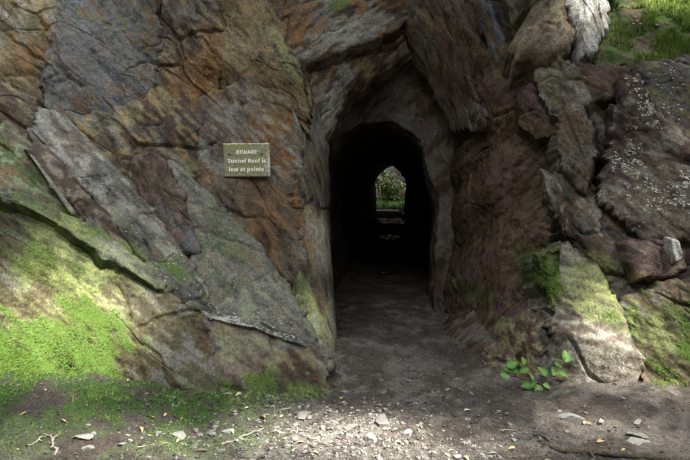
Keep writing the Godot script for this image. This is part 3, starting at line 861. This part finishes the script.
func make_stones() -> void:
	for k in 10: chip_kinds.append(chip_mesh(900 + k, [.5, .7, .4, .6, .8][k % 5], [1.3, 1.0, 1.7, 1.2, 1.1][k % 5]))
	for t in [Color(.60, .59, .56), Color(.44, .42, .385), Color(.27, .25, .22), Color(.40, .35, .27), Color(.13, .11, .095)]:
		var m: StandardMaterial3D = M.chip.duplicate()
		m.albedo_color = t.linear_to_srgb()
		m.vertex_color_use_as_albedo = false
		chip_mats.append(m)
	# px, py, half-width px, tone, kind, turn, label
	for a in [
		[574, 416, 13, 0, 2, -.5, "largest pale wedge shaped stone on the soil below the boulder"],
		[601, 421, 8, 0, 0, .2, "pale blocky stone right of the large wedge stone"],
		[565, 431, 6, 1, 1, .9, "rounded grey stone left of the pale wedge stone"],
		[556, 420, 3.5, 1, 3, .1, "tiny grey pebble beside the tip of the wedge stone"],
		[642, 441, 14, 0, 2, .1, "broad flat white stone by the bottom right corner"],
		[636, 434, 11, 1, 7, -.1, "thin flat grey stone just behind the broad white stone"],
		[637, 421, 7, 0, 5, .4, "small pale stone furthest right under the grass"],
		[178, 435, 11, 0, 2, -.9, "long pale slate shard at the foot of the mossy bank"],
		[212, 431, 7, 1, 5, .5, "light grey stone left of its twin on the bank"],
		[226, 431, 8, 0, 0, -.3, "white stone next to the long pale stick"],
		[157, 432, 7, 1, 1, .3, "dull grey stone at the left end of the shards"],
		[83, 436, 9, 0, 7, .2, "pale flat stone beside the forked twig"],
		[90, 447, 8, 0, 2, -.2, "pale leaning stone in front of the forked twig"],
		[384, 420, 15, 1, 4, -.5, "big tan stone half buried in the path centre"],
		[408, 432, 13, 0, 0, .3, "wide pale stone right of the half buried tan stone"],
		[372, 438, 14, 0, 9, .1, "cracked pale stone in front of the half buried tan stone"],
		[352, 426, 11, 1, 5, -.2, "grey stone left of the half buried tan stone"],
		[455, 456, 9, 0, 1, .6, "rounded white stone at the bottom edge of the path"],
		[380, 380, 5, 1, 1, .2, "small pale stone highest up the path before the tunnel"],
		[409, 381, 5, 1, 3, .2, "small stone on the dark soil right of the highest stone"],
		[307, 413, 10, 1, 2, .8, "slanted grey shard by the green tuft at the rock foot"],
		[345, 392, 6, 0, 8, .1, "white chip against the foot of the left rock"]]:
		var p := on_ground(a[0], a[1] + a[2] * 0.25)
		var size: float = a[2] / FOCAL * -p.z / 1.25
		stone(p + Vector3(0, size * 0.2, 0), size, a[3], a[4], a[5], rng.randf_range(-.15, .15), a[6])
	# chips scattered in front
	var made := 0
	var spots := []
	while made < 270:
		var x := rng.randf_range(-2.2, 2.2); var z := rng.randf_range(-2.75, -5.0)
		var dense := exp(-pow((x + 0.12) / 0.62, 2)) * smoothstep(-3.9, -3.2, z) + 0.10 * smoothstep(-4.6, -3.6, z)
		if rng.randf() > dense: continue
		var size := lerpf(.008, .030, pow(rng.randf(), 2.4))
		var tone: int = [0, 0, 1, 1, 2, 3][rng.randi() % 6]
		var chip := stone(Vector3(x, ground_height(x, z) + size * .2, z), size, tone, rng.randi() % 10, rng.randf() * TAU, rng.randf_range(-.3, .3), "", "")
		var zone := "along the mossy bank on the left" if x < -.75 else ("on the path left of centre" if x < -.2 else ("on the path right of centre" if x < .45 else "on the bare soil at the right"))
		var how: String = ["white", "pale grey", "dull grey", "tan"][tone]
		var big := "small" if size < .014 else "larger"
		var near := "near the bottom edge" if z > -3.35 else "further back"
		tag(chip, "%s %s slate chip %s, %s" % [big, how, zone, near], "stone", "%s %s slate chips %s, %s" % [big, how, zone, near])
		made += 1
	# finer gravel
	for set_ in [[1800, 0, .70, .003, .019], [5200, 2, 1.9, .0025, .012], [3500, 4, 1.6, .003, .010]]:
		var mm := MultiMesh.new()
		mm.transform_format = MultiMesh.TRANSFORM_3D
		mm.mesh = chip_kinds[set_[1]]
		var tr := []
		while tr.size() < set_[0]:
			var x := rng.randf_range(-2.6, 2.6); var z := rng.randf_range(-2.7, -6.4)
			var dense: float = exp(-pow((x + 0.12) / set_[2], 2)) * smoothstep(-4.1 if set_[1] == 0 else -7.0, -3.2, z)
			if rng.randf() > dense: continue
			var sz := lerpf(set_[3], set_[4], pow(rng.randf(), 2.0))
			tr.append(Transform3D(Basis(Vector3.UP, rng.randf() * TAU) * Basis(Vector3.RIGHT, rng.randf_range(-.4, .4)) * Basis.from_scale(Vector3.ONE * sz), Vector3(x, ground_height(x, z) + sz * .25, z)))
		mm.instance_count = tr.size()
		for i in tr.size(): mm.set_instance_transform(i, tr[i])
		var g := MultiMeshInstance3D.new()
		g.name = numbered("gravel")
		g.multimesh = mm
		g.material_override = chip_mats[[0, 0, 2, 2, 4][set_[1]]]
		add_child(g)
		tag(g, "fine gravel and slate grit strewn over the path", "gravel", "", "stuff")

func tube(pts: PackedVector3Array, r0: float, r1: float, color: Color, sides := 7, rough := 0.12) -> ArrayMesh:
	var v := PackedVector3Array(); var col := PackedColorArray(); var idx := PackedInt32Array()
	for i in pts.size():
		var t := float(i) / (pts.size() - 1)
		var dir := (pts[mini(i + 1, pts.size() - 1)] - pts[maxi(i - 1, 0)]).normalized()
		var u := dir.cross(Vector3(0.31, 0.2, 0.93)).normalized(); var w := dir.cross(u)
		var r := lerpf(r0, r1, t)
		for a in sides:
			var an := TAU * a / sides
			var p := pts[i] + (u * cos(an) + w * sin(an)) * r
			p += (p - pts[i]) * n_fine.get_noise_3dv(p * 3.0) * rough * 4.0
			v.append(p)
			var e := 1.0 + .5 * n_col.get_noise_3dv(p * 12.0)
			col.append(Color(color.r * e, color.g * e, color.b * e))
	for i in pts.size() - 1:
		for a in sides:
			var b := (a + 1) % sides
			idx.append_array([i * sides + a, i * sides + b, (i + 1) * sides + a, i * sides + b, (i + 1) * sides + b, (i + 1) * sides + a])
	for a in range(1, sides - 1):
		var e := (pts.size() - 1) * sides
		idx.append_array([0, a + 1, a, e, e + a, e + a + 1])
	return arrays_mesh(v, smooth_normals(v, idx), col, idx)

func bent(a: Vector3, b: Vector3, n: int, wob: float) -> PackedVector3Array:
	var r := PackedVector3Array()
	var ph := rng.randf() * 50.0
	for i in n:
		var t := float(i) / (n - 1)
		r.append(a.lerp(b, t) + Vector3(n_mid.get_noise_2d(ph + t * .5, 0), absf(n_mid.get_noise_2d(ph + t * .5, 40)), n_mid.get_noise_2d(ph + t * .5, 90)) * wob)
	return r

# ------------------------------------------------------------------ plants
func tuft_mesh(sd: int, blades: int, lean: float, wide: float, col0: Color, col1: Color) -> ArrayMesh:
	var r := RandomNumberGenerator.new()
	r.seed = sd
	var v := PackedVector3Array(); var n := PackedVector3Array(); var col := PackedColorArray(); var idx := PackedInt32Array()
	for b in blades:
		var an := r.randf() * TAU
		var out := Vector3(cos(an), 0, sin(an)); var side := Vector3(-out.z, 0, out.x)
		var h := r.randf_range(.55, 1.0); var l := lean * r.randf_range(.3, 1.0); var root := Vector3(r.randf_range(-.16, .16), 0, r.randf_range(-.16, .16))
		var c := col0.lerp(col1, r.randf())
		var b0 := v.size()
		for k in 4:
			var t := k / 3.0
			var p := root + out * l * t * t * h + Vector3.UP * h * (t - 0.25 * l * t * t)
			var w := wide * (1.0 - t * 0.92) * 0.5
			for sgn in [-1.0, 1.0]:
				v.append(p + side * w * sgn); n.append((Vector3.UP * .4 + out * -.3 + side * sgn * .3).normalized()); col.append(c)
		for k in 3:
			var q := b0 + k * 2
			idx.append_array([q, q + 2, q + 1, q + 1, q + 2, q + 3])
	return arrays_mesh(v, n, col, idx)

func scatter(called: String, meshes: Array, places: Array, label: String, category: String, parent: Node3D = self) -> void:
	for k in meshes.size():
		var tr := []
		for i in range(k, places.size(), meshes.size()): tr.append(places[i])
		var mm := MultiMesh.new()
		mm.transform_format = MultiMesh.TRANSFORM_3D
		mm.mesh = meshes[k]
		mm.instance_count = tr.size()
		for i in tr.size(): mm.set_instance_transform(i, tr[i])
		var g := MultiMeshInstance3D.new()
		g.name = numbered(called) if parent == self else called
		g.multimesh = mm
		g.material_override = M.leaf
		parent.add_child(g, true)
		tag(g, label if parent == self else "", category if parent == self else "", "", "stuff")

func stand(p: Vector3, h: float, tilt := 0.25) -> Transform3D:
	return Transform3D(Basis(Vector3.UP, rng.randf() * TAU) * Basis(Vector3.RIGHT, rng.randf_range(-tilt, tilt)) * Basis.from_scale(Vector3.ONE * h), p)

func leaf_mesh(color: Color) -> ArrayMesh:
	# ovate, toothed, folded along the midrib; length 1 along +z
	var v := PackedVector3Array(); var col := PackedColorArray(); var idx := PackedInt32Array()
	var n := 13
	for i in n + 1:
		var t := float(i) / n
		var w := 0.42 * pow(sin(PI * pow(t, 0.72)), 0.8) * (1.0 if i % 2 == 0 else 0.84)
		var droop := -0.25 * t * t
		for s in [-1.0, 0.0, 1.0]:
			v.append(Vector3(s * w, droop + absf(s) * w * 0.35, t))
			var e := 1.0 + 0.25 * sin(i * 2.1 + s)
			col.append(Color(color.r * e, color.g * e, color.b * e) if s != 0.0 else color.lerp(Color(.4, .5, .2), .25))
	for i in n:
		for s in 2:
			var a := i * 3 + s
			idx.append_array([a, a + 3, a + 1, a + 1, a + 3, a + 4])
	return arrays_mesh(v, smooth_normals(v, idx), col, idx)

func make_growth() -> void:
	var g0 := Color(.07, .14, .025); var g1 := Color(.16, .25, .05)
	var short := []; var long_ := []
	for k in 4:
		short.append(tuft_mesh(60 + k, 9, .9, .10, g0, g1))
		long_.append(tuft_mesh(80 + k, 12, 1.0, .05, g0.lerp(g1, .3), Color(.26, .32, .09)))
	# moss and short grass on the left bank
	var places := []
	for i in 9000:
		var x := rng.randf_range(-2.5, 0.0); var z := rng.randf_range(-2.8, -4.6)
		var k := n_col.get_noise_3d(x * .8, 40, z * .8) + .7 * n_col.get_noise_3d(x * 3.0, 40, z * 3.0)
		if k < -.12 + 0.2 * smoothstep(-3.6, -3.0, z) or rng.randf() > smoothstep(-0.15, -0.7, x): continue
		places.append(stand(Vector3(x, ground_height(x, z) - .002, z), rng.randf_range(.010, .026)))
	scatter("grass", short, places, "short moss and grass on the left bank", "grass")
	# tufts along the foot of the rock
	places = []
	for a in [[255, 396, 8, 40], [285, 398, 10, 70], [310, 395, 9, 60], [322, 385, 6, 40], [200, 400, 30, 50], [120, 398, 40, 70], [664, 384, 6, 50], [678, 382, 10, 90], [688, 380, 6, 60]]:
		for i in int(a[3]):
			var p := on_ground(a[0] + rng.randfn() * a[2], a[1] + rng.randfn() * 3.0)
			places.append(stand(p - Vector3(0, .004, 0), rng.randf_range(.02, .055), .5))
	scatter("grass", long_, places, "longer grass tufts along the foot of the rocks", "grass")

	# grass and thrift on the ledge at the top right
	for li in 2:
		var arr: Array = ledges[li].mesh.surface_get_arrays(0)
		var vv: PackedVector3Array = arr[Mesh.ARRAY_VERTEX]; var nn: PackedVector3Array = arr[Mesh.ARRAY_NORMAL]
		places = []
		for i in 90000:
			if places.size() >= [2600, 7000][li]: break
			var k := rng.randi() % vv.size()
			if nn[k].z < 0.15 or nn[k].y < 0.12 or n_col.get_noise_3dv(vv[k] * 1.2) < [-.08, -.45][li]: continue
			places.append(stand(vv[k], rng.randf_range(.04, [.09, .12][li]), .8))
		scatter("grass", long_, places, ["thin grass on the stony ledge at the top right", "thick green grass on the bank above the ledge"][li], "grass")
	var pink := StandardMaterial3D.new()
	pink.albedo_color = Color(.78, .50, .72)
	pink.roughness = .8
	for a in [[635, 17, 4.98, "uppermost pink flower on the ledge"], [637, 21, 4.96, "second pink flower down in the left cluster"], [640, 24, 4.95, "lowest pink flower of the left cluster on the ledge"], [633, 24, 4.95, "leftmost small pink flower on the ledge"], [657, 25, 4.94, "pink flower standing alone in the ledge grass"], [671, 27, 4.93, "rightmost pale pink flower on the ledge"]]:
		var top := P(a[0], a[1], a[2])
		var f := base("flower", top - Vector3(0, .13, .03))
		tag(f, a[3], "flower", "pink flowers on the ledge")
		put("stem", tube(bent(Vector3.ZERO, Vector3(0, .13, .03), 6, .01), .0022, .0016, Color(.12, .20, .05), 5, .0), M.tinted, f)
		var sm := SphereMesh.new()
		sm.radius = .012; sm.height = .018; sm.radial_segments = 10; sm.rings = 5
		var bl := put("bloom", sm, pink, f)
		bl.position = Vector3(0, .13, .03)
		for k in 6:
			var pt := put("petal", leaf_mesh(Color(.5, .22, .42)), M.leaf, bl)
			pt.transform = Transform3D(Basis(Vector3.UP, TAU * k / 6.0) * Basis.from_scale(Vector3.ONE * .016), Vector3.ZERO)
	# sticks and fallen leaves
	var grey_wood := Color(.24, .20, .16)
	for a in [[222, 447, 262, 431, .006, "long pale stick lying in front of the rock foot"], [28, 448, 52, 436, .005, "thin pale stick at the bottom left corner"], [262, 419, 290, 409, .005, "short pale stick leaning at the green tuft"], [140, 450, 172, 446, .004, "thin twig among the shards on the left"], [500, 432, 530, 436, .004, "thin twig lying on the bare soil to the right"], [300, 436, 330, 448, .005, "pale stick among the slate chips"]]:
		var p0 := on_ground(a[0], a[1]) + Vector3(0, .008, 0); var p1 := on_ground(a[2], a[3]) + Vector3(0, .010, 0)
		var o := put("stick", tube(bent(Vector3.ZERO, p1 - p0, 14, .03), a[4], a[4] * .5, grey_wood, 7, .08), M.tinted, self)
		o.position = p0
		tag(o, a[5], "stick")
	var tw := base("twig", on_ground(56, 456))
	tag(tw, "forked grey twig lying on the mossy ground at the left", "twig")
	put("stem", tube(bent(Vector3(0, .008, 0), on_ground(54, 442) - tw.position + Vector3(0, .012, 0), 10, .02), .007, .005, grey_wood), M.tinted, tw)
	for q in [[44, 436], [60, 434]]:
		put("fork", tube(bent(on_ground(54, 442) - tw.position + Vector3(0, .012, 0), on_ground(q[0], q[1]) - tw.position + Vector3(0, .012, 0), 8, .02), .005, .002, grey_wood), M.tinted, tw)
	var br := base("branch", on_ground(556, 455))
	tag(br, "thick weathered root lying along the bottom right edge", "branch")
	var bp := PackedVector3Array()
	for q in [[546, 446], [560, 452], [590, 453], [620, 456], [650, 459], [690, 464]]: bp.append(on_ground(q[0], q[1]) + Vector3(0, .012, 0) - br.position)
	put("stem", tube(resample(bp, 30), .016, .022, Color(.24, .20, .15), 10, .12), M.bark, br)
	put("fork", tube(resample(PackedVector3Array([bp[1], on_ground(545, 440) + Vector3(0, .02, 0) - br.position, on_ground(533, 436) + Vector3(0, .01, 0) - br.position]), 10), .010, .004, Color(.30, .26, .20), 8, .1), M.bark, br)
	put("fork", tube(resample(PackedVector3Array([bp[2], on_ground(596, 462) - br.position]), 10), .010, .005, Color(.30, .26, .20), 8, .1), M.bark, br)
	var dry := []
	for c in [Color(.34, .24, .13), Color(.42, .34, .22), Color(.26, .15, .08)]: dry.append(leaf_mesh(c))
	for i in 70:
		var x := rng.randf_range(-2.0, 0.4) if i < 52 else rng.randf_range(.4, 2.0); var z := rng.randf_range(-2.85, -3.9)
		var o := put("fallen_leaf", dry[i % 3], M.leaf, self)
		o.transform = Transform3D(Basis.from_euler(Vector3(rng.randf_range(-.3, .3), rng.randf() * TAU, rng.randf_range(-.4, .4))) * Basis.from_scale(Vector3(.6, 1.0, 1.0) * rng.randf_range(.02, .05)), Vector3(x, ground_height(x, z) + .010, z))
		var where := "on the mossy ground at the left" if x < -.8 else ("among the pale chips in the middle" if x < .4 else "on the bare soil at the right")
		var hue: String = ["tan", "pale", "dark brown"][i % 3]
		tag(o, "small %s dry leaf %s" % [hue, where], "leaf", "%s dry leaves %s" % [hue, where])

	# bramble sprig by the boulder
	var root := P(545, 384, 4.32)
	root.y = ground_height(root.x, root.z)
	var b := base("bramble", root)
	tag(b, "young bramble sprig with bright green leaves beside the boulder", "bramble")
	var wood := Color(.19, .11, .06)
	var stems := [[[545, 386, 4.30], [530, 379, 4.24], [512, 376, 4.22], [498, 380, 4.25]], [[540, 386, 4.28], [546, 379, 4.2], [558, 377, 4.17], [573, 375, 4.15]], [[536, 388, 4.26], [533, 381, 4.22], [532, 376, 4.2]], [[552, 378, 4.19], [560, 366, 4.16], [566, 357, 4.14]], [[516, 377, 4.22], [514, 368, 4.2], [512, 362, 4.2]]]
	for s in stems:
		var pts := PackedVector3Array()
		for q in s: pts.append(P(q[0], q[1], q[2]) - root)
		put("stem", tube(resample(pts, 12), .005, .003, wood, 6, .05), M.tinted, b)
	var greens := [Color(.022, .085, .012), Color(.035, .12, .018), Color(.085, .17, .06)]
	var leaf_kinds := []
	for c in greens: leaf_kinds.append(leaf_mesh(c))
	for a in [[512, 364, 7, 1, 20], [523.5, 360, 6.5, 0, 80], [516, 371, 7, 0, -30], [524, 370, 6, 1, 200], [505, 375, 6, 2, 150], [542.5, 371, 7, 0, 100], [555, 370, 8, 1, 60], [563, 374, 6.5, 0, -20], [566, 356, 8, 1, 70], [532, 377, 4, 2, 90], [538, 390, 6.5, 2, -100], [547.5, 386, 6, 2, -20], [526, 385, 7, 0, 190], [533, 384, 5, 0, 240], [508, 369, 5, 0, 160], [558, 364, 5, 0, 120]]:
		var mi := put("leaf", leaf_kinds[a[3]], M.leaf, b)
		var len_: float = a[2] * 1.75 / FOCAL * 4.2
		var an := deg_to_rad(a[4])
		var face := Vector3(rng.randf_range(-.3, .3), .62, .78).normalized()
		var along := (Vector3(cos(an), sin(an), 0) - face * Vector3(cos(an), sin(an), 0).dot(face)).normalized()
		var bs := Basis(face.cross(along), face, along)
		mi.transform = Transform3D(bs * Basis.from_scale(Vector3(rng.randf_range(.72, 1.1), rng.randf_range(.5, 1.6), rng.randf_range(.85, 1.12)) * len_), P(a[0], a[1], 4.19) - along * len_ * .5 - root)

# ------------------------------------------------------------------ trees that shade the place, one added over the tunnel mouth
func make_tree() -> void:
	var top := base("tree", Vector3(1.6, 4.7, -7.6))  # added tree out of view, its crown darkens the recess wall
	tag(top, "added unseen leafy tree leaning over the tunnel mouth to darken the recess", "tree")
	var stem := bent(Vector3(0, -.4, 0), Vector3(-.7, 2.6, 3.0), 12, .3)
	put("trunk", tube(stem, .16, .08, Color(.10, .085, .065), 10, .05), M.bark, top)
	var heart := Vector3(-.25, 2.6, 3.2)
	var spread := []
	for k in 10:
		var a := TAU * k / 10.0
		put("limb", tube(bent(stem[6 + k % 6], heart + Vector3(cos(a) * 1.6, rng.randf_range(-.3, .6), sin(a) * 1.1), 9, .3), .05, .012, Color(.10, .085, .065), 6, .05), M.bark, top)
	for i in 15000:
		var p := heart + Vector3(rng.randfn() * 1.25, rng.randfn() * .45, rng.randfn() * 1.0)
		if n_big.get_noise_3dv(p * 1.1) < -.3 or p.x > heart.x + 1.5: continue
		spread.append(stand(p, rng.randf_range(.10, .19), .9))
	scatter("crown", [leaf_mesh(Color(.06, .12, .025)), leaf_mesh(Color(.08, .15, .03))], spread, "", "", top)
	var at := Vector3(6.4, -0.05, 3.4)
	var t := base("tree", at)
	tag(t, "broad leafy tree standing behind the viewer and shading the rocks", "tree")
	var trunk := bent(Vector3.ZERO, Vector3(-.7, 6.5, -.8), 16, .5)
	put("trunk", tube(trunk, .26, .14, Color(.10, .085, .065), 12, .05), M.bark, t)
	var gaps := []  # crown openings shaped along the sun rays to place the light pools
	for a in [[90, 335, 4.0, .48], [20, 335, 3.98, .44], [45, 270, 4.1, .2], [600, 338, 4.3, .36], [606, 295, 4.4, .18], [190, 444, 3.35, .32], [270, 440, 3.4, .36], [350, 440, 3.4, .38], [420, 446, 3.3, .34], [60, 446, 3.3, .3], [120, 444, 3.3, .2], [660, 12, 5.3, .40], [585, 15, 5.0, .25], [322, 320, 5.2, .24], [318, 240, 5.5, .18], [640, 436, 3.45, .22], [100, 440, 3.4, .18], [590, 424, 3.6, .36], [690, 390, 3.95, .3], [500, 440, 3.4, .3], [655, 170, 4.4, .15]]:
		gaps.append([P(a[0], a[1], a[2]), a[3]])
	var hub := Vector3(0, 1.5, -4.5) + sun_to * 10.5
	var kinds := []
	for k in 3: kinds.append(leaf_mesh([Color(.06, .12, .025), Color(.08, .15, .03), Color(.05, .10, .02)][k]))
	var limbs := []
	for k in 16:
		var a := TAU * k / 16.0
		var end := hub - at + Vector3(cos(a) * rng.randf_range(2.0, 4.2), rng.randf_range(-1.2, 1.6), sin(a) * rng.randf_range(1.5, 3.4))
		var from := trunk[9 + k % 7]
		var pts := bent(from, end, 12, .7)
		put("limb", tube(pts, .09, .02, Color(.10, .085, .065), 7, .05), M.bark, t)
		limbs.append(pts)
	var places := []
	var tries := 0
	while places.size() < 26000 and tries < 140000:
		tries += 1
		var p := hub + Vector3(rng.randfn() * 2.4, rng.randfn() * .9, rng.randfn() * 2.0)
		if n_big.get_noise_3dv(p * .9) < -.22: continue
		var shut := true
		for g in gaps:
			var w: Vector3 = p - g[0]
			if (w - sun_to * w.dot(sun_to)).length() < g[1] * (1.0 + .5 * n_mid.get_noise_3dv(p * .6)): shut = false; break
		if not shut: continue
		places.append(Transform3D(Basis.from_euler(Vector3(rng.randf_range(-.9, .9), rng.randf() * TAU, rng.randf_range(-.6, .6))) * Basis.from_scale(Vector3.ONE * rng.randf_range(.12, .24)), p - at))
	scatter("crown", kinds, places, "", "", t)

# moss cushions: short leafy shoots standing on the green parts of a rock
func moss_on(on: MeshInstance3D, v: PackedVector3Array, col: PackedColorArray, nrm: Vector3, count: int) -> void:
	if moss_kinds.is_empty():
		for k in 3: moss_kinds.append(tuft_mesh(300 + k, 8, .9, .22, [Color(.08, .15, .025), Color(.10, .19, .03), Color(.15, .20, .06)][k], [Color(.12, .22, .035), Color(.14, .25, .04), Color(.21, .26, .09)][k]))
	var nn: PackedVector3Array = on.mesh.surface_get_arrays(0)[Mesh.ARRAY_NORMAL]
	var places := []
	for tries in count * 12:
		if places.size() >= count: break
		var i := rng.randi() % v.size()
		var c := col[i]
		if nn[i].dot(nrm) < 0.3 or c.g < c.r * 1.22 or rng.randf() > (c.g / maxf(c.r, .01) - 1.1) * 2.0: continue
		var up := (nn[i] + Vector3(rng.randf_range(-.3, .3), .35, rng.randf_range(-.3, .3))).normalized()
		var x := up.cross(Vector3(.2, .1, .97)).normalized()
		places.append(Transform3D(Basis(x, up, x.cross(up)) * Basis(Vector3.UP, rng.randf() * TAU) * Basis.from_scale(Vector3.ONE * rng.randf_range(.007, .016)), v[i] - nn[i] * .002 + x * rng.randf_range(-.006, .006)))
	if places.size() > 3: scatter("moss", moss_kinds, places, "", "", on)
